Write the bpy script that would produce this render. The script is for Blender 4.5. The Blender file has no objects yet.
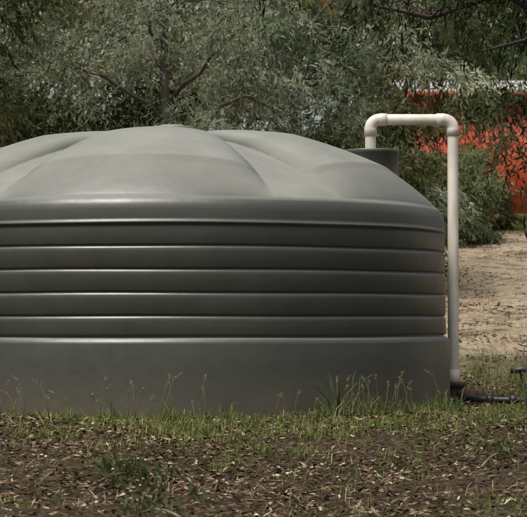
import bpy, math, random
import numpy as np
from mathutils import Vector
rng = np.random.default_rng(7)
random.seed(7)
scene = bpy.context.scene
COL = scene.collection
scene.view_settings.view_transform = 'Standard'
scene.view_settings.look = 'None'
scene.view_settings.exposure = 0

# ---------------------------------------------------------------- helpers
def link(o, parent=None):
    COL.objects.link(o)
    if parent is not None:
        o.parent = parent
    return o

def mesh_np(name, V, F, mat, parent=None, smooth=False, attrs=None):
    V = np.asarray(V, dtype=np.float32); F = np.asarray(F, dtype=np.int32)
    me = bpy.data.meshes.new(name)
    k = F.shape[1]
    me.vertices.add(len(V)); me.vertices.foreach_set("co", V.ravel())
    me.loops.add(F.size); me.loops.foreach_set("vertex_index", F.ravel())
    me.polygons.add(len(F))
    me.polygons.foreach_set("loop_start", np.arange(0, F.size, k, dtype=np.int32))
    me.polygons.foreach_set("loop_total", np.full(len(F), k, dtype=np.int32))
    if smooth:
        me.polygons.foreach_set("use_smooth", np.ones(len(F), dtype=bool))
    if attrs:
        for an, av in attrs.items():
            a = me.attributes.new(an, 'FLOAT', 'POINT')
            a.data.foreach_set("value", np.asarray(av, dtype=np.float32))
    me.update(calc_edges=True)
    me.materials.append(mat)
    return link(bpy.data.objects.new(name, me), parent)

def norm(a):
    return a / np.maximum(np.linalg.norm(a, axis=-1, keepdims=True), 1e-9)

def new_mat(name):
    m = bpy.data.materials.new(name); m.use_nodes = True
    nt = m.node_tree
    for n in list(nt.nodes): nt.nodes.remove(n)
    out = nt.nodes.new('ShaderNodeOutputMaterial')
    return m, nt, out

def N(nt, t, **kw):
    n = nt.nodes.new(t)
    for k, v in kw.items(): setattr(n, k, v)
    return n

def ramp(nt, fac, stops):
    r = nt.nodes.new('ShaderNodeValToRGB')
    els = r.color_ramp.elements
    while len(els) < len(stops): els.new(0.5)
    for e, (p, c) in zip(els, stops):
        e.position = p; e.color = (c[0], c[1], c[2], 1)
    nt.links.new(fac, r.inputs[0])
    return r.outputs[0]

def noise(nt, scale, detail=5, rough=0.6, vec=None, dist=0.0):
    n = nt.nodes.new('ShaderNodeTexNoise')
    n.inputs['Scale'].default_value = scale
    n.inputs['Detail'].default_value = detail
    n.inputs['Roughness'].default_value = rough
    n.inputs['Distortion'].default_value = dist
    if vec is not None: nt.links.new(vec, n.inputs['Vector'])
    return n.outputs['Fac']

def mixc(nt, fac, a, b, mode='MIX'):
    m = nt.nodes.new('ShaderNodeMix'); m.data_type = 'RGBA'; m.blend_type = mode
    for sock, v in ((m.inputs[0], fac), (m.inputs[6], a), (m.inputs[7], b)):
        if isinstance(v, bpy.types.NodeSocket): nt.links.new(v, sock)
        elif isinstance(v, (int, float)): sock.default_value = v
        else: sock.default_value = (v[0], v[1], v[2], 1)
    return m.outputs[2]

def mrange(nt, val, a, b, c=0.0, d=1.0):
    m = nt.nodes.new('ShaderNodeMapRange')
    nt.links.new(val, m.inputs[0])
    m.inputs[1].default_value = a; m.inputs[2].default_value = b
    m.inputs[3].default_value = c; m.inputs[4].default_value = d
    return m.outputs[0]

def math_n(nt, op, a, b=0.0):
    m = nt.nodes.new('ShaderNodeMath'); m.operation = op
    for i, v in enumerate((a, b)):
        if isinstance(v, bpy.types.NodeSocket): nt.links.new(v, m.inputs[i])
        else: m.inputs[i].default_value = v
    return m.outputs[0]

def bump(nt, h, strength, dist):
    b = nt.nodes.new('ShaderNodeBump')
    b.inputs['Strength'].default_value = strength
    b.inputs['Distance'].default_value = dist
    nt.links.new(h, b.inputs['Height'])
    return b.outputs[0]

def leaf_mat(name, stops, trans=0.35):
    m, nt, out = new_mat(name)
    at = N(nt, 'ShaderNodeAttribute'); at.attribute_name = 'v'
    c = ramp(nt, at.outputs['Fac'], stops)
    p = N(nt, 'ShaderNodeBsdfDiffuse'); nt.links.new(c, p.inputs[0])
    if trans <= 0:
        nt.links.new(p.outputs[0], out.inputs[0]); return m
    t = N(nt, 'ShaderNodeBsdfTranslucent')
    nt.links.new(c, t.inputs[0])
    mx = N(nt, 'ShaderNodeMixShader'); mx.inputs[0].default_value = trans
    nt.links.new(p.outputs[0], mx.inputs[1]); nt.links.new(t.outputs[0], mx.inputs[2])
    nt.links.new(mx.outputs[0], out.inputs[0])
    return m

def simple_mat(name, c1, c2, scale, rough=0.6, bs=0.3, bd=0.01, metal=0.0, stretch=None):
    m, nt, out = new_mat(name)
    tc = N(nt, 'ShaderNodeTexCoord')
    vec = tc.outputs['Object']
    if stretch:
        mp = N(nt, 'ShaderNodeMapping'); mp.inputs['Scale'].default_value = stretch
        nt.links.new(vec, mp.inputs[0]); vec = mp.outputs[0]
    f = noise(nt, scale, 4, 0.65, vec)
    c = ramp(nt, f, [(0.3, c1), (0.7, c2)])
    p = N(nt, 'ShaderNodeBsdfPrincipled')
    nt.links.new(c, p.inputs['Base Color'])
    p.inputs['Roughness'].default_value = rough
    p.inputs['Metallic'].default_value = metal
    nt.links.new(bump(nt, f, bs, bd), p.inputs['Normal'])
    nt.links.new(p.outputs[0], out.inputs[0])
    return m

# ---------------------------------------------------------------- terrain
KY = [-700, -60, -20, -9, -2.4, 2.0, 10, 24, 45, 80, 200, 700]
KZ = [-6.0, -2.2, -.90, -.335, 0.0, 0.0, .78, 2.15, 3.75, 5.2, 8, 14]
def hgt(x, y):
    x = np.asarray(x, float); y = np.asarray(y, float)
    acc = 0
    for d in (-.8, -.3, 0, .3, .8): acc = acc + np.interp(y + d, KY, KZ)
    z = acc / 5
    r = np.hypot(x, y)
    m = np.clip((r - 2.3) / 1.5, 0, 1)
    n = (.022*np.sin(1.9*x+.7*y)+.018*np.sin(2.7*y-1.3*x+1)+.014*np.sin(4.6*x+3.1*y)
         + .01*np.sin(7.3*y-5*x))
    n2 = .12*np.sin(.31*x+.23*y)+.1*np.sin(.43*y-.2*x)
    return z + m*n + n2*np.clip((np.abs(y)-4)/10, 0, 1)

def axis(lo, hi, c0, c1, fine, g=1.18):
    a = list(np.arange(c0, c1+1e-6, fine))
    s = fine; v = c1
    while v < hi: s *= g; v += s; a.append(v)
    s = fine; v = c0; b = []
    while v > lo: s *= g; v -= s; b.append(v)
    return np.array(b[::-1]+a)
gx = axis(-700, 700, -4, 5, .06); gy = axis(-700, 700, -10, 4, .06)
GX, GY = np.meshgrid(gx, gy)
GZ = hgt(GX, GY)
V = np.stack([GX.ravel(), GY.ravel(), GZ.ravel()], 1)
nx = len(gx); ny = len(gy)
ii = (np.arange(ny-1)[:, None]*nx+np.arange(nx-1)[None]).ravel()
F = np.stack([ii, ii+1, ii+nx+1, ii+nx], 1)

gm, nt, out = new_mat('ground_soil')
geo = N(nt, 'ShaderNodeNewGeometry'); pos = geo.outputs['Position']
sep = N(nt, 'ShaderNodeSeparateXYZ'); nt.links.new(pos, sep.inputs[0])
n1 = noise(nt, 26, 5, .75, pos); n2 = noise(nt, 1.3, 3, .6, pos); n4 = noise(nt, 5, 4, .7, pos)
soil = ramp(nt, n1, [(.3, (.014, .010, .007)), (.5, (.044, .032, .022)), (.62, (.11, .084, .058)), (.78, (.24, .195, .145))])  # soil tones set dark, so the foreground shade sits in the colour
straw = ramp(nt, n1, [(.25, (.10, .075, .048)), (.45, (.29, .23, .16)), (.7, (.48, .41, .31))])
grn = ramp(nt, n1, [(.3, (.03, .035, .012)), (.7, (.12, .13, .05))])
yy = math_n(nt, 'ADD', sep.outputs[1], math_n(nt, 'MULTIPLY', n2, 4.0))
f1 = mrange(nt, yy, 4.6, 7.8)
straw = mixc(nt, mrange(nt, n4, .50, .64, 0, .7), straw, soil)
c = mixc(nt, f1, soil, straw)
f2 = mrange(nt, yy, 26, 32)
c = mixc(nt, f2, c, grn)
f3 = mrange(nt, n2, .52, .62, 0, .45)
c = mixc(nt, f3, c, mixc(nt, .5, soil, grn))
p = N(nt, 'ShaderNodeBsdfDiffuse'); nt.links.new(c, p.inputs[0])
nt.links.new(bump(nt, n1, .9, .03), p.inputs['Normal'])
nt.links.new(p.outputs[0], out.inputs[0])
mesh_np('ground', V, F, gm, smooth=True)

# ---------------------------------------------------------------- tank
tm, nt, out = new_mat('poly_tank_plastic')
geo = N(nt, 'ShaderNodeNewGeometry'); pos = geo.outputs['Position']
sep = N(nt, 'ShaderNodeSeparateXYZ'); nt.links.new(pos, sep.inputs[0])
mp = N(nt, 'ShaderNodeMapping'); mp.inputs['Scale'].default_value = (5, 5, .35); nt.links.new(pos, mp.inputs[0])
streak = noise(nt, 2.2, 5, .65, mp.outputs[0])
blot = noise(nt, 1.4, 4, .6, pos); fine = noise(nt, 45, 4, .7, pos)
base = ramp(nt, blot, [(.3, (.031, .034, .026)), (.7, (.042, .045, .034))])
base = mixc(nt, mrange(nt, streak, .5, .8, 0, .12), base, (.085, .086, .068))
base = mixc(nt, math_n(nt, 'MULTIPLY', mrange(nt, sep.outputs[2], .02, .34, .8, 0), fine), base, (.12, .09, .058))
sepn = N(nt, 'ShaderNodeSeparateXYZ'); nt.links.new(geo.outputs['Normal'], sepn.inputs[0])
dust_sheen = math_n(nt, 'MULTIPLY', mrange(nt, sepn.outputs[2], .60, .90, 0, .95), mrange(nt, noise(nt, 2.4, 6, .7, pos), .32, .68, .68, .95))  # dust on up-facing roof, its pale tone also painting in the sky sheen
base = mixc(nt, dust_sheen, base, (.225, .228, .20))
sp = noise(nt, 90, 2, .5, pos)
base = mixc(nt, mrange(nt, sp, .70, .74, 0, .3), base, (.2, .19, .15))
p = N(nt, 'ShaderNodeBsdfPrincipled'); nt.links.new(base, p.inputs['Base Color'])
p.inputs['Specular IOR Level'].default_value = .75
nt.links.new(mrange(nt, noise(nt, 7, 4, .7, pos), .3, .7, .38, .46), p.inputs['Roughness'])
hh = math_n(nt, 'ADD', blot, math_n(nt, 'MULTIPLY', fine, .010))
nt.links.new(bump(nt, hh, .2, .05), p.inputs['Normal'])
nt.links.new(p.outputs[0], out.inputs[0])

prof = [(2.150, -.03), (2.148, .05), (2.143, .30), (2.14, .50), (2.137, .522), (2.10, .542), (2.092, .55), (2.108, .558), (2.112, .57)]
for z in (.690, .850, 1.010, 1.170):
    prof += [(2.110, z-.035), (2.111, z-.018), (2.108, z-.010), (2.095, z), (2.094, z+.005), (2.105, z+.010), (2.109, z+.018)]
prof += [(2.103, 1.30), (2.103, 1.318), (2.116, 1.322), (2.119, 1.331), (2.116, 1.340), (2.104, 1.344), (2.104, 1.36),
         (2.104, 1.42), (2.098, 1.455), (2.082, 1.487), (2.055, 1.508)]
RR = [0, .3, .6, 1.0, 1.3, 1.55, 1.78, 1.95, 2.055]
RZ = [2.085, 2.075, 2.045, 1.965, 1.87, 1.775, 1.67, 1.575, 1.508]
PPF = np.polyfit(RR, RZ, 5)
def basez(r): return np.polyval(PPF, r)
corr = 1.508-basez(2.055)
SEG = 720
th = np.linspace(0, 2*np.pi, SEG, endpoint=False)
PC = math.radians(-96)
def roofz(r, t):
    z = basez(r)+corr*(r/2.055)**4
    ph = (t-PC+math.pi/5) % (2*math.pi/5)-math.pi/5
    v = r*np.cos(ph); u = np.abs(r*np.sin(ph))
    w = np.minimum(.61*np.maximum(v, 1e-3)**.80, .70*np.maximum(v, 1e-3))
    s = np.clip(u/np.maximum(w, 1e-3), 0, 1)
    A = .135*np.clip((r-.12)/.9, 0, 1)**.8*np.clip((2.045-r)/.36, 0, 1)**.8
    z = z-.022*np.clip((r-.2)/.6, 0, 1)*np.clip((2.05-r)/.3, 0, 1)+A*(1-.45*s**2-.55*s**8)
    return z
V = []; ringc = 0
for (r, z) in prof:
    wob = .0022*np.sin(5*th+z*3)+.0014*np.sin(11*th-z*7)
    V.append(np.stack([(r+wob)*np.cos(th), (r+wob)*np.sin(th), z+.0015*np.sin(7*th+z*9)], 1)); ringc += 1
rs = np.linspace(2.055, .10, 170)[1:]
for r in rs:
    V.append(np.stack([r*np.cos(th), r*np.sin(th), roofz(r, th)], 1)); ringc += 1
V = np.concatenate(V)
i = np.arange(SEG); F = []
for k in range(ringc-1):
    a = k*SEG+i; b = k*SEG+(i+1) % SEG
    F.append(np.stack([a, b, b+SEG, a+SEG], 1))
F = np.concatenate(F)
tank = bpy.data.objects.new('water_tank', None); link(tank)
body = mesh_np('tank_body', V, F, tm, tank, smooth=True)

def lathe(name, prof, seg, mat, parent, loc=(0, 0, 0), cap=True):
    t = np.linspace(0, 2*np.pi, seg, endpoint=False)
    V = [np.stack([r*np.cos(t), r*np.sin(t), np.full(seg, z)], 1) for r, z in prof]
    V = np.concatenate(V)
    i = np.arange(seg); F = []
    for k in range(len(prof)-1):
        a = k*seg+i; b = k*seg+(i+1) % seg
        F.append(np.stack([a, b, b+seg, a+seg], 1))
    o = mesh_np(name, V, np.concatenate(F), mat, parent, smooth=True)
    o.location = loc
    return o
lathe('vent_cap', [(.17, 2.04), (.17, 2.150), (.155, 2.162), (.10, 2.164), (.09, 2.176), (.0005, 2.178)], 64, tm, tank)
def collar(x, y, z0, z1, r):
    lathe('inlet_collar', [(r+.02, z0-.25), (r+.012, z0), (r, z0+.02), (r, z1-.035), (r+.006, z1-.032), (r+.008, z1-.005), (r+.004, z1), (r-.03, z1), (r-.035, z1-.012), (.0005, z1-.014)], 64, tm, tank, (x, y, 0))
collar(1.575, .5, 1.76, 2.02, .215)
collar(-1.50, .62, 1.76, 2.04, .22)
# ---------------------------------------------------------------- tubes
def tube(name, pts, rad, seg, mat, parent=None, cap=True):
    pts = np.array(pts, float); n = len(pts)
    rad = np.full(n, rad) if np.isscalar(rad) else np.array(rad)
    tan = norm(np.gradient(pts, axis=0))
    ref = np.array([0, 1, 0.001]) if abs(tan[0][1]) < .9 else np.array([1, 0, 0])
    V = []
    t = np.linspace(0, 2*np.pi, seg, endpoint=False)
    u = np.cross(tan[0], ref); u /= np.linalg.norm(u)
    for k in range(n):
        u = u-tan[k]*np.dot(u, tan[k]); u /= np.linalg.norm(u)
        w = np.cross(tan[k], u)
        V.append(pts[k]+rad[k]*(np.cos(t)[:, None]*u+np.sin(t)[:, None]*w))
    if cap:
        V = [np.repeat(pts[:1], seg, 0)]+V+[np.repeat(pts[-1:], seg, 0)]; n += 2
    V = np.concatenate(V)
    i = np.arange(seg); F = []
    for k in range(n-1):
        a = k*seg+i; b = k*seg+(i+1) % seg
        F.append(np.stack([a, b, b+seg, a+seg], 1))
    F = np.concatenate(F)
    if name is None: return V, F
    return mesh_np(name, V, F, mat, parent, smooth=True)

pvc = simple_mat('pvc_weathered', (.42, .38, .31), (.66, .62, .55), 6, .42, .1, .004, stretch=(1, 1, .4))
blk = simple_mat('black_poly', (.012, .012, .012), (.03, .028, .026), 12, .45, .2, .004)
rust = simple_mat('muddy_fitting', (.03, .017, .01), (.10, .06, .035), 18, .8, .6, .01)
pipe = bpy.data.objects.new('pvc_pipe', None); link(pipe)
PX, PY, ZT, LX = 2.222, .5, 2.265, 1.565
def arc(cx, cz, r, a0, a1, n=14):
    return [(cx+r*math.cos(a), PY, cz+r*math.sin(a)) for a in np.linspace(math.radians(a0), math.radians(a1), n)]
r0 = .044; rb = .075
pts = [(LX, PY, 1.9), (LX, PY, ZT-rb)]+arc(LX+rb, ZT-rb, rb, 180, 90)[1:]+[(PX-rb, PY, ZT)]+arc(PX-rb, ZT-rb, rb, 90, 0)[1:]+[(PX, PY, .16)]
def dens(pts, step=.1):
    out = [pts[0]]
    for a, b in zip(pts[:-1], pts[1:]):
        d = math.dist(a, b); k = max(1, int(d/step))
        for j in range(1, k+1):
            out.append(tuple(a[q]+(b[q]-a[q])*j/k for q in range(3)))
    return out
tube('pipe_run', dens(pts), r0, 32, pvc, pipe)
def elbow(cx, cz, a0, a1, d0, d1):
    A = arc(cx, cz, rb, a0, a1, 16)
    s = tuple(A[0][q]+d0[q]*.055 for q in range(3)); e = tuple(A[-1][q]+d1[q]*.055 for q in range(3))
    mid = [s]+[tuple(s[q]+(A[0][q]-s[q])*.98 for q in range(3))]+A[1:-1]+[tuple(e[q]+(A[-1][q]-e[q])*.98 for q in range(3))]+[e]
    rad = [r0+.0065, r0+.0065]+[r0+.0045]*14+[r0+.0065, r0+.0065]
    tube('elbow', mid, rad, 32, pvc, pipe)
elbow(LX+rb, ZT-rb, 180, 90, (0, 0, -1), (1, 0, 0))
elbow(PX-rb, ZT-rb, 90, 0, (-1, 0, 0), (0, 0, -1))
tube('coupling', [(PX, PY, .15), (PX, PY, .27)], r0+.005, 32, pvc, pipe)

val = bpy.data.objects.new('outlet_valve', None); link(val)
lathe('valve_body', [(.0005, -.04), (.085, -.04), (.088, .05), (.075, .075), (.075, .13), (.092, .135), (.095, .165), (.06, .175), (.0005, .176)], 32, rust, val, (PX+.01, PY, 0))
tube('valve_branch', [(PX+.02, PY-.02, .075), (PX+.10, PY-.06, .07), (PX+.20, PY-.10, .06)], [.055, .05, .05], 20, rust, val)
tube('branch_flange', [(PX+.20, PY-.10, .06), (PX+.225, PY-.11, .06)], .068, 20, rust, val)
pp = bpy.data.objects.new('poly_pipe', None); link(pp)
tube('pipe_length', dens([(2.30, .2, .05), (2.45, .12, .045), (2.75, .08, .04), (3.6, .2, .03)]), .026, 20, blk, pp)
for x in (2.44, 2.62, 2.74):
    tube('coupling', [(x, .12-(x-2.44)*.12, .045), (x+.06, .115-(x-2.44)*.12, .045)], .038, 20, blk, pp)
p2 = bpy.data.objects.new('tap_fitting', None); link(p2)
tube('riser', [(2.90, 1.6, -.02), (2.90, 1.6, .20), (2.90, 1.6, .23)], [.02, .02, .026], 16, blk, p2)
tube('spout', [(2.80, 1.6, .235), (2.90, 1.6, .245), (3.02, 1.6, .235)], [.024, .03, .026], 16, blk, p2)

# ---------------------------------------------------------------- foliage core
def leaf_arrays(P, D, L, W, v, r=rng):
    n = len(P)
    D = norm(D)
    rv = r.normal(size=(n, 3)); S = norm(np.cross(D, rv)); U = np.cross(D, S)
    L = L[:, None]; W = W[:, None]
    a = P; m = P+D*L*.42+U*L*.05; b = P+D*L+U*L*(-.05)
    V = np.stack([a, m+S*W*.5, b, m-S*W*.5], 1).reshape(-1, 3)
    F = np.arange(4*n).reshape(n, 4)
    return V, F, np.repeat(v, 4)

def sprays(O, cv, nl, slen, droop, ll, lw, out=None, r=rng, spread=.95):
    n = len(O)
    d = r.normal(size=(n, 3)); d[:, 2] = d[:, 2]*.5
    if out is not None: d = d*.7+out
    d = norm(d)
    t = np.linspace(.05, 1, nl)[None, :, None]
    sl = slen*r.uniform(.6, 1.3, (n, 1, 1))
    P = O[:, None]+d[:, None]*sl*t
    P[:, :, 2] -= (droop*r.uniform(.5, 1.4, (n, 1))*(t[:, :, 0]**1.8))
    P = P+r.normal(size=P.shape)*.015
    tang = d[:, None]*1.0+np.array([0, 0, -1.0])*t*1.4
    side = r.normal(size=P.shape)*spread
    D = tang+side+np.array([0, 0, -.45])
    P = P.reshape(-1, 3); D = D.reshape(-1, 3)
    m = len(P)
    v = np.repeat(cv, nl)+r.normal(size=m)*.10
    return leaf_arrays(P, D, ll*r.uniform(.6, 1.25, m), lw*r.uniform(.7, 1.2, m), np.clip(v, 0, 1), r)

def curve(a, b, sag, n=7, wob=.05):
    a = np.array(a, float); b = np.array(b, float)
    t = np.linspace(0, 1, n)[:, None]
    P = a+(b-a)*t; P[:, 2] += sag*np.sin(np.pi*t[:, 0])
    L = np.linalg.norm(b-a)
    P[1:-1] += rng.normal(size=(n-2, 3))*wob*L
    return P

def join(parts):
    Vs, Fs = [], []; o = 0
    for V, F in parts:
        Vs.append(V); Fs.append(F+o); o += len(V)
    return np.concatenate(Vs), np.concatenate(Fs)

barkA = simple_mat('gum_bark', (.03, .024, .018), (.11, .09, .07), 9, .85, .7, .02, stretch=(1, 1, .25))
barkB = simple_mat('dark_bark', (.02, .015, .011), (.07, .052, .038), 9, .9, .8, .02, stretch=(1, 1, .25))

def tree(name, x, y, h, cr, bark, lm, nlimb=12, sub=5, spt=26, nl=13, slen=.42, droop=.25, ll=.12, lw=.02,
         low=.22, vmean=.5, vvar=.22, tr=.11, sig=.30, seed=1, extra=None):
    r = np.random.default_rng(seed); global rng
    rng = r
    z0 = float(hgt(x, y))
    base = np.array([x, y, z0-.1])
    top = base+np.array([r.normal()*.3, r.normal()*.3, h*.88])
    TR = curve(base, top, 0, 10, .025)
    rad = np.linspace(tr, tr*.2, 10)
    parts = [tube(None, TR, rad, 9, None)]
    tips = []; outs = []
    for k in range(nlimb):
        f = low+(1-low)*(k+.5)/nlimb*.97
        i = f*9; a = TR[int(i)]+(TR[min(9, int(i)+1)]-TR[int(i)])*(i-int(i))
        az = k*2.4+r.uniform(-.4, .4)
        prof_ = math.sin(math.pi*min(1, .28+.72*(f-low)/(1-low)*.93))**.6
        ln = cr*prof_*r.uniform(.75, 1.15)
        e = a+np.array([math.cos(az)*ln, math.sin(az)*ln, h*.10*r.uniform(.2, 1.4)])
        Lc = curve(a, e, .12*ln, 8, .035)
        rr = tr*(1-f*.75)*.5
        parts.append(tube(None, Lc, np.linspace(rr, rr*.22, 8), 6, None))
        for s in range(sub):
            q = .3+.7*(s+r.uniform(0, 1))/sub
            j = min(6, int(q*7)); b = Lc[j]+(Lc[j+1]-Lc[j])*(q*7-j if q*7-j < 1 else 1)
            az2 = az+r.choice([-1, 1])*r.uniform(.3, 1.2)
            l2 = cr*.34*r.uniform(.5, 1.2)
            e2 = b+np.array([math.cos(az2)*l2, math.sin(az2)*l2, l2*r.uniform(-.35, .7)])
            B = curve(b, e2, .05, 5, .05)
            parts.append(tube(None, B, np.linspace(rr*.3, .006, 5), 5, None))
            for w in (B[2], B[4]):
                tips.append(w); outs.append([math.cos(az2)*.6, math.sin(az2)*.6, .15])
        tips.append(e); outs.append([math.cos(az)*.6, math.sin(az)*.6, .3])
    for k in range(extra or 0):
        f = r.uniform(.15, .7)*9; a = TR[int(f)]+(TR[int(f)+1]-TR[int(f)])*(f-int(f))
        az = r.uniform(math.pi, 2*math.pi); l = r.uniform(.25, .8)
        e = a+np.array([math.cos(az)*l, math.sin(az)*l, r.uniform(-.1, .5)*l])
        parts.append(tube(None, curve(a, e, .05, 5, .05), np.linspace(.012, .004, 5), 5, None))
        tips.append(e); outs.append([math.cos(az)*.5, math.sin(az)*.5, .1])
    V, F = join(parts)
    t = mesh_np(name, V, F, bark, smooth=True)
    tips = np.array(tips); outs = np.array(outs)
    nt_ = len(tips)
    cvb = np.clip(vmean+r.normal(size=nt_)*vvar, 0, 1)
    O = np.repeat(tips, spt, 0)+r.normal(size=(nt_*spt, 3))*np.array([sig, sig, sig*.65])
    V, F, v = sprays(O, np.repeat(cvb, spt), nl, slen, droop, ll, lw, np.repeat(outs, spt, 0), r)
    mesh_np('foliage', V, F, lm, t, attrs={'v': v})
    return t

grey = leaf_mat('leaf_grey_green', [(0, (.05, .07, .040)), (.4, (.15, .185, .115)), (.75, (.28, .32, .215)), (1, (.42, .44, .31))], .42)
olive = leaf_mat('leaf_olive', [(0, (.032, .042, .019)), (.5, (.10, .115, .052)), (.85, (.19, .17, .08)), (1, (.28, .17, .07))], .38)
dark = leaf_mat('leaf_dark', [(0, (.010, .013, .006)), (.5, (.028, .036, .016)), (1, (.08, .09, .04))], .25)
green = leaf_mat('leaf_green', [(0, (.045, .07, .03)), (.5, (.12, .16, .075)), (1, (.22, .25, .125))], .4)
farl = leaf_mat('leaf_distant', [(0, (.04, .055, .03)), (.5, (.12, .145, .08)), (1, (.23, .25, .15))], 0)

tree('wattle_tree', -.6, 12.5, 6.4, 2.5, barkA, grey, 13, 6, 14, 10, .40, .28, .11, .022, .10, .55, .32, .10, sig=.15, seed=11, extra=26)
tree('wattle_tree', 1.1, 16.0, 6.6, 2.3, barkA, grey, 13, 6, 13, 10, .40, .28, .12, .025, .08, .50, .32, .10, sig=.15, seed=12, extra=16)
tree('eucalyptus_tree', -3.7, 9.8, 6.4, 2.3, barkB, olive, 12, 6, 14, 9, .38, .24, .14, .030, .10, .35, .30, .13, sig=.17, seed=13)
tree('eucalyptus_tree', -5.2, 18, 7.6, 3.0, barkB, olive, 12, 5, 13, 9, .5, .3, .19, .042, .08, .45, .25, .14, seed=14)
tree('eucalyptus_tree', -1.2, 24, 8.6, 3.3, barkA, olive, 12, 5, 13, 9, .5, .35, .22, .046, .08, .55, .25, .16, seed=15)
tree('eucalyptus_tree', 3.2, 28, 9.0, 2.6, barkA, green, 12, 5, 13, 9, .5, .35, .22, .046, .40, .5, .25, .16, seed=16)
tree('wattle_tree', 2.2, 30, 6.5, 1.6, barkA, grey, 11, 5, 13, 9, .45, .3, .2, .045, .05, .4, .25, .10, seed=17)
tree('eucalyptus_tree', 9.9, 36, 10, 3.0, barkB, olive, 11, 5, 13, 9, .6, .35, .26, .055, .34, .4, .22, .18, seed=18)
tree('eucalyptus_tree', 4.2, 38, 9, 2.0, barkB, olive, 11, 5, 13, 9, .6, .35, .26, .055, .30, .3, .22, .14, seed=19)
tree('shrub', 3.95, 21.5, 1.75, .75, barkA, green, 9, 5, 17, 9, .24, .08, .10, .022, .04, .55, .28, .04, sig=.12, seed=21)
tree('shrub', 3.0, 23.0, 2.0, .9, barkA, grey, 9, 5, 17, 9, .28, .12, .12, .024, .04, .40, .28, .05, sig=.16, seed=22)
tree('shrub', 4.9, 29, 1.4, .8, barkA, olive, 8, 5, 14, 9, .28, .10, .14, .03, .04, .45, .25, .05, sig=.16, seed=23)
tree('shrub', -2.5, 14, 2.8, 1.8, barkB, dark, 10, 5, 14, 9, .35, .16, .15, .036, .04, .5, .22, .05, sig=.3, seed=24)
tree('shrub', 1.9, 15, 2.6, 1.2, barkB, olive, 9, 5, 14, 9, .35, .16, .14, .034, .04, .35, .22, .05, sig=.22, seed=25)
tree('eucalyptus_sapling', 4.35, 24.5, 4.6, 1.3, barkB, olive, 11, 4, 3, 8, .35, .28, .14, .028, .30, .45, .28, .035, sig=.12, seed=26)
tree('eucalyptus_sapling', 5.9, 33, 4.2, 1.4, barkB, green, 11, 4, 3, 8, .35, .28, .16, .034, .25, .45, .28, .04, sig=.14, seed=27)

def overhang(name, trunk, tr, limbs, lm, bark, spt, seed, nl=9, ll=.11, lw=.020, slen=.26, droop=.22, vmean=.4, sig=.12, crown=None):
    global rng
    rng = r = np.random.default_rng(seed)
    T = np.array(trunk, float); T[0, 2] = float(hgt(T[0, 0], T[0, 1]))-.1
    T = np.array(dens([tuple(q) for q in T], .5)); T[1:-1] += r.normal(size=T[1:-1].shape)*.02
    parts = [tube(None, T, np.linspace(tr, tr*.45, len(T)), 14, None)]
    O = []; cv = []
    for L in limbs:
        rr = L[0]; Q = np.array(dens([tuple(q) for q in L[1]], .22)); n = len(Q)
        Q[1:-1] += r.normal(size=(n-2, 3))*.018
        parts.append(tube(None, Q, np.linspace(rr, rr*.25, n), 8, None))
        for k in range(max(1, int(n*.25)), n):
            for s in range(L[2]):
                az = r.uniform(0, 6.28); l2 = r.uniform(.15, .5)
                e = Q[k]+np.array([math.cos(az)*l2, math.sin(az)*l2, r.uniform(-.25, .35)])
                B = curve(Q[k], e, .06, 5, .06)
                parts.append(tube(None, B, np.linspace(rr*.22, .004, 5), 5, None))
                c0 = np.clip(vmean+r.normal()*.22, 0, 1)
                for w in (B[3], B[4]):
                    O.append(w+r.normal(size=(spt, 3))*sig); cv.append(np.full(spt, c0))
    V, F = join(parts)
    t = mesh_np(name, V, F, bark, smooth=True)
    O = np.concatenate(O); cv = np.concatenate(cv)
    V, F, v = sprays(O, cv, nl, slen, droop, ll, lw, None, r, .7)
    mesh_np('foliage', V, F, lm, t, attrs={'v': v})
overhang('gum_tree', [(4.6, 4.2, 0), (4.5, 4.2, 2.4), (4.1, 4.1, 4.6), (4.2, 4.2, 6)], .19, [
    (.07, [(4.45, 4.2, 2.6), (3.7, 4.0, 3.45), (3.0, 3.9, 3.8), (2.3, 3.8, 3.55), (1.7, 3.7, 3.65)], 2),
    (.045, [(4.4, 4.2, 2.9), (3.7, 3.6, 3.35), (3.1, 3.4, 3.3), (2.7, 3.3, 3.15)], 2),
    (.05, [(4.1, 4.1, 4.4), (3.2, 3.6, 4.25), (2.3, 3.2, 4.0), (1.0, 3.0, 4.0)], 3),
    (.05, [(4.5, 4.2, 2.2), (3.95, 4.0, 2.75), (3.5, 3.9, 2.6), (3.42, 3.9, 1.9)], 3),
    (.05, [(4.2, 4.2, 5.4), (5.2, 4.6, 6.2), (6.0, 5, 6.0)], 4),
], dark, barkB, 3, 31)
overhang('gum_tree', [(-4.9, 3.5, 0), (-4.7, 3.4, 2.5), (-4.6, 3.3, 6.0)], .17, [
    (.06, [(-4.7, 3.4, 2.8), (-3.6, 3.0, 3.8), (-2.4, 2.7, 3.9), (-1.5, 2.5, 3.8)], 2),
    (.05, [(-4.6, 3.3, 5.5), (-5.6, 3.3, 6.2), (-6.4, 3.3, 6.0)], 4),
], dark, barkB, 3, 32)

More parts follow.
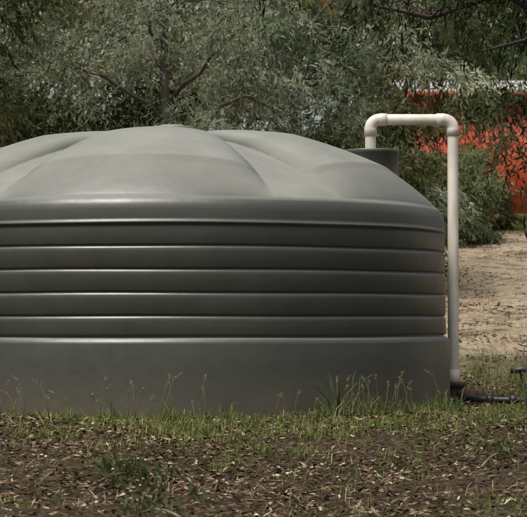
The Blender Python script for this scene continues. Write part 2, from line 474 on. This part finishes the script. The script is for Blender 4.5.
def forest(name, n, r0_, r1_, a0, a1, lm, ll, lw, hmin, hmax, nleaf, seed):
    global rng
    rng = r = np.random.default_rng(seed)
    az = r.uniform(a0, a1, n); rad = r.uniform(r0_, r1_, n)
    x = np.cos(az)*rad; y = np.sin(az)*rad; z = hgt(x, y)
    hh = r.uniform(hmin, hmax, n)
    parts = []
    P = []; cv = []
    for k in range(n):
        b = np.array([x[k], y[k], z[k]-.2]); t = b+np.array([r.normal()*.5, r.normal()*.5, hh[k]*.85])
        parts.append(tube(None, curve(b, t, 0, 5, .02), np.linspace(.2, .04, 5), 6, None))
        nc = 30
        q = r.uniform(.06, 1, nc)
        rc = hh[k]*.30*np.sin(np.pi*np.clip(.2+.75*q, 0, 1))**.7
        a = r.uniform(0, 6.28, nc); rr = np.sqrt(r.uniform(.05, 1, nc))*rc
        C = np.stack([x[k]+np.cos(a)*rr, y[k]+np.sin(a)*rr, z[k]+q*hh[k]], 1)
        c0 = np.clip(.5+r.normal()*.15+r.normal(size=nc)*.2, 0, 1)
        P.append((np.repeat(C, nleaf, 0)+r.normal(size=(nc*nleaf, 3))*hh[k]*np.array([.07, .07, .05])))
        cv.append(np.repeat(c0, nleaf))
    P = np.concatenate(P); cv = np.concatenate(cv); m = len(P)
    D = r.normal(size=(m, 3))+np.array([0, 0, -.6])
    LV, LF, lv = leaf_arrays(P, D, ll*r.uniform(.6, 1.3, m), lw*r.uniform(.6, 1.3, m), np.clip(cv+r.normal(size=m)*.08, 0, 1), r)
    V, F = join(parts)
    t = mesh_np(name, V, F, barkB)
    mesh_np('foliage', LV, LF, lm, t, attrs={'v': lv})
forest('distant_trees', 40, 56, 90, math.radians(66), math.radians(114), farl, .5, .17, 9, 14, 80, 41)
forest('distant_trees', 80, 40, 75, math.radians(116), math.radians(424), farl, 1.0, .5, 7, 11, 26, 42)  # out-of-view ring of trees, added to darken the tank wall's reflection

# ---------------------------------------------------------------- red shed
redm, nt, out = new_mat('red_corrugated_steel')
tc = N(nt, 'ShaderNodeTexCoord')
wv = N(nt, 'ShaderNodeTexWave'); wv.wave_type = 'BANDS'; wv.bands_direction = 'X'; wv.inputs['Scale'].default_value = 2.4
nt.links.new(tc.outputs['Object'], wv.inputs[0])
nn = noise(nt, 1.5, 4, .7, tc.outputs['Object'])
c = ramp(nt, nn, [(.3, (.48, .050, .022)), (.7, (.64, .095, .040))])
p = N(nt, 'ShaderNodeBsdfPrincipled'); nt.links.new(c, p.inputs['Base Color']); p.inputs['Roughness'].default_value = .55
nt.links.new(bump(nt, wv.outputs[1], .25, .02), p.inputs['Normal']); nt.links.new(p.outputs[0], out.inputs[0])
roofm = simple_mat('zinc_roof', (.30, .30, .29), (.42, .42, .40), 3, .55, .1, .01)
trim = simple_mat('trim_paint', (.40, .06, .03), (.48, .07, .04), 4, .5)
doorm = simple_mat('door_paint', (.55, .53, .48), (.65, .62, .57), 4, .5)
glass = simple_mat('window_glass', (.02, .025, .03), (.04, .045, .05), 2, .1, 0, 0)
shed = bpy.data.objects.new('red_shed', None); link(shed)
sx0, sx1, sy0, sy1 = 4.9, 19.0, 45.0, 53.0
sz = float(hgt(7.5, 45))-.35
def box(name, a, b, mat, parent):
    x0, y0, z0 = a; x1, y1, z1 = b
    V = [(x0, y0, z0), (x1, y0, z0), (x1, y1, z0), (x0, y1, z0), (x0, y0, z1), (x1, y0, z1), (x1, y1, z1), (x0, y1, z1)]
    F = [(0, 3, 2, 1), (4, 5, 6, 7), (0, 1, 5, 4), (1, 2, 6, 5), (2, 3, 7, 6), (3, 0, 4, 7)]
    return mesh_np(name, V, F, mat, parent)
wt = sz+3.75
box('walls', (sx0, sy0, sz), (sx1, sy1, wt), redm, shed)
ym = (sy0+sy1)/2; o = .25; rh = .75
V = [(sx0-o, sy0-o, wt-.02), (sx1+o, sy0-o, wt-.02), (sx1+o, ym, wt+rh), (sx0-o, ym, wt+rh), (sx0-o, sy1+o, wt-.02), (sx1+o, sy1+o, wt-.02)]
V += [(a, b, c_+.06) for a, b, c_ in V]
F = [(0, 3, 2, 1), (3, 4, 5, 2), (6, 7, 8, 9), (9, 8, 11, 10), (0, 1, 7, 6), (4, 10, 11, 5), (0, 6, 9, 3), (3, 9, 10, 4), (1, 2, 8, 7), (2, 5, 11, 8)]
mesh_np('roof', V, F, roofm, shed)
for sxx in (sx0+.01, sx1-.01):
    mesh_np('gable', [(sxx, sy0, wt), (sxx, sy1, wt), (sxx, ym, wt+rh-.03)], [(0, 1, 2)], redm, shed)
box('gutter', (sx0-o, sy0-o-.12, wt-.08), (sx1+o, sy0-o-.005, wt+.04), trim, shed)
box('roller_door', (12.5, sy0-.03, sz), (15.4, sy0-.004, sz+2.7), doorm, shed)
box('window', (9.7, sy0-.03, sz+1.3), (10.9, sy0-.004, sz+2.2), glass, shed)
box('window_sill', (9.6, sy0-.09, sz+1.22), (11.0, sy0-.004, sz+1.295), doorm, shed)
box('corner_trim', (sx0-.03, sy0-.03, sz), (sx0+.1, sy0-.004, wt-.1), trim, shed)

# ---------------------------------------------------------------- grass
def blades(X, Y, H, Wd, lean, v, r):
    n = len(X)
    Z = hgt(X, Y)-.005
    az = r.uniform(0, 6.28, n); d = np.stack([np.cos(az), np.sin(az), np.zeros(n)], 1)
    s = np.stack([-np.sin(az+r.normal(size=n)*.8), np.cos(az), np.zeros(n)], 1); s = norm(s)
    b = np.stack([X, Y, Z], 1); H = H[:, None]; lean = lean[:, None]; w = Wd[:, None]
    up = np.array([0, 0, 1.0])
    p0 = b; p1 = b+up*H*.4+d*H*lean*.18; p2 = b+up*H*.75*(1-.15*lean)+d*H*lean*.55; p3 = b+up*H*(1-.45*lean)+d*H*lean
    V = np.stack([p0-s*w*.5, p0+s*w*.5, p1+s*w*.45, p1-s*w*.45, p2+s*w*.32, p2-s*w*.32, p3+s*w*.04, p3-s*w*.04], 1).reshape(-1, 3)
    q = np.arange(n)[:, None]*8
    F = np.concatenate([q+np.array([0, 1, 2, 3]), q+np.array([3, 2, 4, 5]), q+np.array([5, 4, 6, 7])])
    return V, F, np.repeat(np.clip(v, 0, 1), 8)
grassm = leaf_mat('grass_blades', [(0, (.04, .055, .016)), (.5, (.11, .155, .04)), (.8, (.20, .22, .075)), (1, (.36, .30, .16))], .38)
strawm = leaf_mat('dry_grass_blades', [(0, (.12, .085, .045)), (.5, (.26, .20, .11)), (1, (.42, .34, .2))], .3)
def grass_patch(name, centres, mat, seed):
    r = np.random.default_rng(seed)
    X, Y, H, W, L, v = [], [], [], [], [], []
    for (x, y, s, n, h, vv) in centres:
        X.append(x+r.normal(size=n)*s); Y.append(y+r.normal(size=n)*s*1.4); H.append(h*r.uniform(.4, 1.3, n))
        W.append(r.uniform(.003, .0065, n)); L.append(r.uniform(.1, .95, n)); v.append(vv+r.normal(size=n)*.15)
    X, Y, H, W, L, v = map(np.concatenate, (X, Y, H, W, L, v))
    k = np.hypot(X, Y) > 2.17
    V, F, vv = blades(X[k], Y[k], H[k], W[k], L[k], v[k], r)
    return mesh_np(name, V, F, mat, attrs={'v': vv})
r = np.random.default_rng(5)
C = []
for k in range(150):
    a = math.radians(r.uniform(-150, -25)); q = 2.17+abs(r.normal())*.18
    C.append((q*math.cos(a), q*math.sin(a), r.uniform(.02, .08), int(r.integers(8, 30)), r.uniform(.03, .10), r.uniform(.3, .8)))
for k in range(26):
    a = math.radians(r.uniform(-62, -30)); q = 2.2+abs(r.normal())*.15
    C.append((q*math.cos(a), q*math.sin(a), r.uniform(.02, .05), int(r.integers(10, 24)), r.uniform(.08, .19), r.uniform(.3, .9)))
for k in range(18):
    a = math.radians(r.choice([-127, -114, -100, -90, -80])+r.normal()*3); q = 2.22+abs(r.normal())*.1
    C.append((q*math.cos(a), q*math.sin(a), r.uniform(.02, .04), int(r.integers(10, 24)), r.uniform(.06, .17), r.uniform(.3, .8)))
for k in range(560):
    x = r.uniform(-2.2, 3.6); y = -2.4-abs(r.normal())*1.1
    if math.sin(2.1*x+1.0)+math.sin(1.6*y-1.1*x)+r.normal()*.4 < .2-1.3*(x > .9): continue
    if x > 1.8: y = r.uniform(-3.4, .6)
    C.append((x, y, r.uniform(.03, .12), int(r.integers(8, 40)), r.uniform(.03, .085), r.uniform(.3, .85)))
for k in range(430):
    x, y = r.uniform(-2.2, 3.2), r.uniform(-8, -3)
    if math.sin(1.7*x+.6)+math.sin(1.3*y+.9*x)+r.normal()*.4 < .6: continue
    C.append((x, y, r.uniform(.03, .12), int(r.integers(10, 40)), r.uniform(.02, .065), r.uniform(.2, .9)))
for k in range(110):
    C.append((r.uniform(-2.2, 3.2), r.uniform(-8, -3), r.uniform(.01, .05), int(r.integers(5, 16)), r.uniform(.02, .06), r.uniform(.2, .9)))
for (x, y, s, n, h) in [(-.9, -6.6, .22, 420, .06), (-1.2, -5.2, .2, 240, .07), (1.9, -3.9, .25, 360, .09), (2.4, -2.6, .3, 420, .11), (1.5, -3.0, .15, 200, .10), (2.0, -6.5, .15, 140, .07), (1.0, -7.0, .15, 120, .06), (-1.1, -3.0, .12, 120, .10), (.15, -2.9, .12, 120, .07), (.6, -4.4, .2, 200, .05)]:
    C.append((x, y, s, n, h, .5))
for k in range(160):
    C.append((r.uniform(2.35, 4.2), r.uniform(.2, 4.5), r.uniform(.03, .1), int(r.integers(8, 30)), r.uniform(.04, .16), r.uniform(.3, .8)))
grass_patch('grass', C, grassm, 6)
C = []
for k in range(900):
    C.append((r.uniform(2.3, 9), r.uniform(3, 30), r.uniform(.05, .2), int(r.integers(6, 22)), r.uniform(.03, .12), r.uniform(.2, .8)))
for k in range(380):
    C.append((r.uniform(-2.3, 3.8), r.uniform(-8, 1), r.uniform(.03, .12), int(r.integers(3, 12)), r.uniform(.03, .10), r.uniform(.2, .8)))
grass_patch('dry_grass', C, strawm, 8)

def stalks(name, pts_, seed, mat):
    r = np.random.default_rng(seed); parts = []; P = []; D = []
    for (x, y, h, lx) in pts_:
        z = float(hgt(x, y)); e = (x+lx, y+r.normal()*.03, z+h)
        Cc = np.array([(x, y, z), (x+lx*.15, y, z+h*.5), (x+lx*.5, y, z+h*.85), e])
        parts.append(tube(None, Cc, [.0022, .0018, .0014, .001], 4, None))
        for j in range(12):
            t = .72+.28*j/12; q = Cc[2]+(Cc[3]-Cc[2])*((t-.7)/.3)
            P.append(q); D.append([r.normal()*.7, r.normal()*.7, .6])
    V, F = join(parts)
    LV, LF, lv = leaf_arrays(np.array(P), np.array(D), np.full(len(P), .020), np.full(len(P), .005), np.full(len(P), .8), r)
    V, F = join([(V, F), (LV, LF)])
    return mesh_np(name, V, F, mat, attrs={'v': np.full(len(V), .5)})
st = []
for k in range(50):
    a = math.radians(r.choice([-118, -110, -128, -95, -84, -62, -50, -40])+r.normal()*5)
    q = 2.25+abs(r.normal())*.15
    st.append((q*math.cos(a), q*math.sin(a), r.uniform(.12, .33), r.normal()*.06))
for k in range(14): st.append((r.uniform(2.4, 3.0), r.uniform(-.8, .3), r.uniform(.2, .5), r.normal()*.05))
stalks('seeding_grass', st, 9, strawm)
def strap(name, x, y, n, h, seed):
    r = np.random.default_rng(seed)
    X = x+r.normal(size=n)*.04; Y = y+r.normal(size=n)*.03
    V, F, v = blades(X, Y, h*r.uniform(.5, 1.2, n), r.uniform(.010, .016, n), r.uniform(.2, .8, n), r.uniform(.0, .4, n), r)
    mesh_np(name, V, F, green, attrs={'v': v})
strap('strappy_plant', 1.22, -2.05, 16, .34, 3)
strap('strappy_plant', 2.68, -.9, 22, .34, 4)
strap('strappy_plant', 2.05, -1.3, 14, .22, 5)

# ---------------------------------------------------------------- litter
litm = leaf_mat('dead_leaves', [(0, (.020, .014, .009)), (.35, (.07, .046, .029)), (.6, (.16, .112, .074)), (.85, (.29, .225, .16)), (1, (.44, .38, .31))], 0)
def litter(name, n, x0, x1, y0, y1, l0, l1, w0, w1, seed, thr=-1.0):
    r = np.random.default_rng(seed)
    X = r.uniform(x0, x1, n); Y = r.uniform(y0, y1, n)
    k = np.hypot(X, Y) > 2.18; X, Y = X[k], Y[k]
    cl = np.sin(2.3*X+1.1*Y)+np.sin(3.1*Y-1.7*X)+r.normal(size=len(X))*1.0
    k = cl > thr; X, Y = X[k], Y[k]; n = len(X)
    P = np.stack([X, Y, hgt(X, Y)+r.uniform(.002, .024, n)], 1)
    az = r.uniform(0, 6.28, n)
    D = np.stack([np.cos(az), np.sin(az), r.normal(size=n)*.28], 1)
    S = norm(np.stack([-np.sin(az), np.cos(az), r.normal(size=n)*.6], 1))
    L = (r.uniform(l0, l1, n))[:, None]; W = (r.uniform(w0, w1, n))[:, None]
    U = np.array([0, 0, 1.0])
    cup = r.uniform(-.15, .3, n)[:, None]*L*.4
    V = np.stack([P, P+D*L*.45+S*W*.5+U*cup, P+D*L, P+D*L*.45-S*W*.5+U*cup], 1).reshape(-1, 3)
    mesh_np(name, V, np.arange(4*n).reshape(n, 4), litm, attrs={'v': np.repeat(np.clip(r.normal(.45, .27, n), 0, 1), 4)})
litter('leaf_litter', 64000, -2.6, 3.6, -8.2, 3.5, .02, .06, .007, .020, 77, -1.2)
litter('leaf_litter', 20000, 2.2, 8, 3.0, 24, .04, .09, .015, .03, 78, .3)
parts = []
r = np.random.default_rng(79); rng = r
for k in range(900):
    x = r.uniform(-2.6, 3.8); y = r.uniform(-8.5, 2.5)
    if math.hypot(x, y) < 2.25: continue
    az = r.uniform(0, 3.14); l = r.uniform(.03, .18)*(2.2 if r.uniform() < .04 else 1)
    q = []
    for t in (-.5, -.1, .25, .5):
        xx = x+math.cos(az)*l*t+r.normal()*.01; yy_ = y+math.sin(az)*l*t+r.normal()*.01
        q.append((xx, yy_, float(hgt(xx, yy_))+.008+r.uniform(0, .016)))
    rr = r.uniform(.0012, .0035)
    parts.append(tube(None, np.array(q), [rr, rr, rr*.8, rr*.5], 5, None))
V, F = join(parts)
twm = simple_mat('twig_bark', (.05, .035, .024), (.20, .155, .12), 14, .85)
mesh_np('twigs', V, F, twm, smooth=True)
def fallen(x, y, l, az, seed, nsp):
    global rng
    rng = r = np.random.default_rng(seed)
    q = np.array([(x+math.cos(az)*l*t, y+math.sin(az)*l*t, float(hgt(x+math.cos(az)*l*t, y+math.sin(az)*l*t))+.03+.04*math.sin(t*3)) for t in np.linspace(0, 1, 6)])
    t = mesh_np('fallen_branch', *tube(None, q, np.linspace(.009, .003, 6), 7, None), twm, smooth=True)
    O = q[r.integers(1, 6, nsp)]+r.normal(size=(nsp, 3))*np.array([.06, .06, .02])+np.array([0, 0, .05])
    V, F, v = sprays(O, np.full(nsp, .6), 9, .13, .03, .065, .020, None, r)
    V[:, 2] = np.maximum(V[:, 2], hgt(V[:, 0], V[:, 1])+.004)
    mesh_np('leaves', V, F, olive, t, attrs={'v': np.clip(v-.25, 0, 1)})
fallen(-.15, -5.9, .3, .4, 51, 26)
fallen(.35, -7.1, .25, 2.6, 52, 12)
fallen(1.9, -5.0, .3, 1.0, 53, 6)

# ---------------------------------------------------------------- light
EL, AZ = math.radians(64), math.radians(-140)   # azimuth from +Y towards +X
w = bpy.data.worlds.new("World"); scene.world = w; w.use_nodes = True
nt = w.node_tree; bg = nt.nodes['Background']
sky = nt.nodes.new('ShaderNodeTexSky'); sky.sky_type = 'NISHITA'; sky.sun_disc = False
sky.sun_elevation = EL; sky.sun_rotation = AZ; sky.dust_density = 4.0
hs = nt.nodes.new('ShaderNodeHueSaturation'); hs.inputs['Saturation'].default_value = .22
nt.links.new(sky.outputs[0], hs.inputs['Color']); nt.links.new(hs.outputs[0], bg.inputs[0])
bg.inputs[1].default_value = .15
sd = bpy.data.lights.new('sun', 'SUN'); sd.energy = 4.1; sd.angle = math.radians(24); sd.color = (1, .94, .85)
so = bpy.data.objects.new('sun', sd); link(so)
sv = Vector((math.sin(AZ)*math.cos(EL), math.cos(AZ)*math.cos(EL), math.sin(EL)))
so.rotation_euler = sv.to_track_quat('Z', 'Y').to_euler()

cd = bpy.data.cameras.new('camera'); cam = bpy.data.objects.new('camera', cd); link(cam)
cd.lens = 150; cd.sensor_width = 36; cd.clip_end = 3000
cam.location = (.71, -17, .66)
cam.rotation_euler = (math.radians(91.62), 0, 0)
cd.dof.use_dof = True; cd.dof.focus_distance = 15.2; cd.dof.aperture_fstop = 11
scene.camera = cam
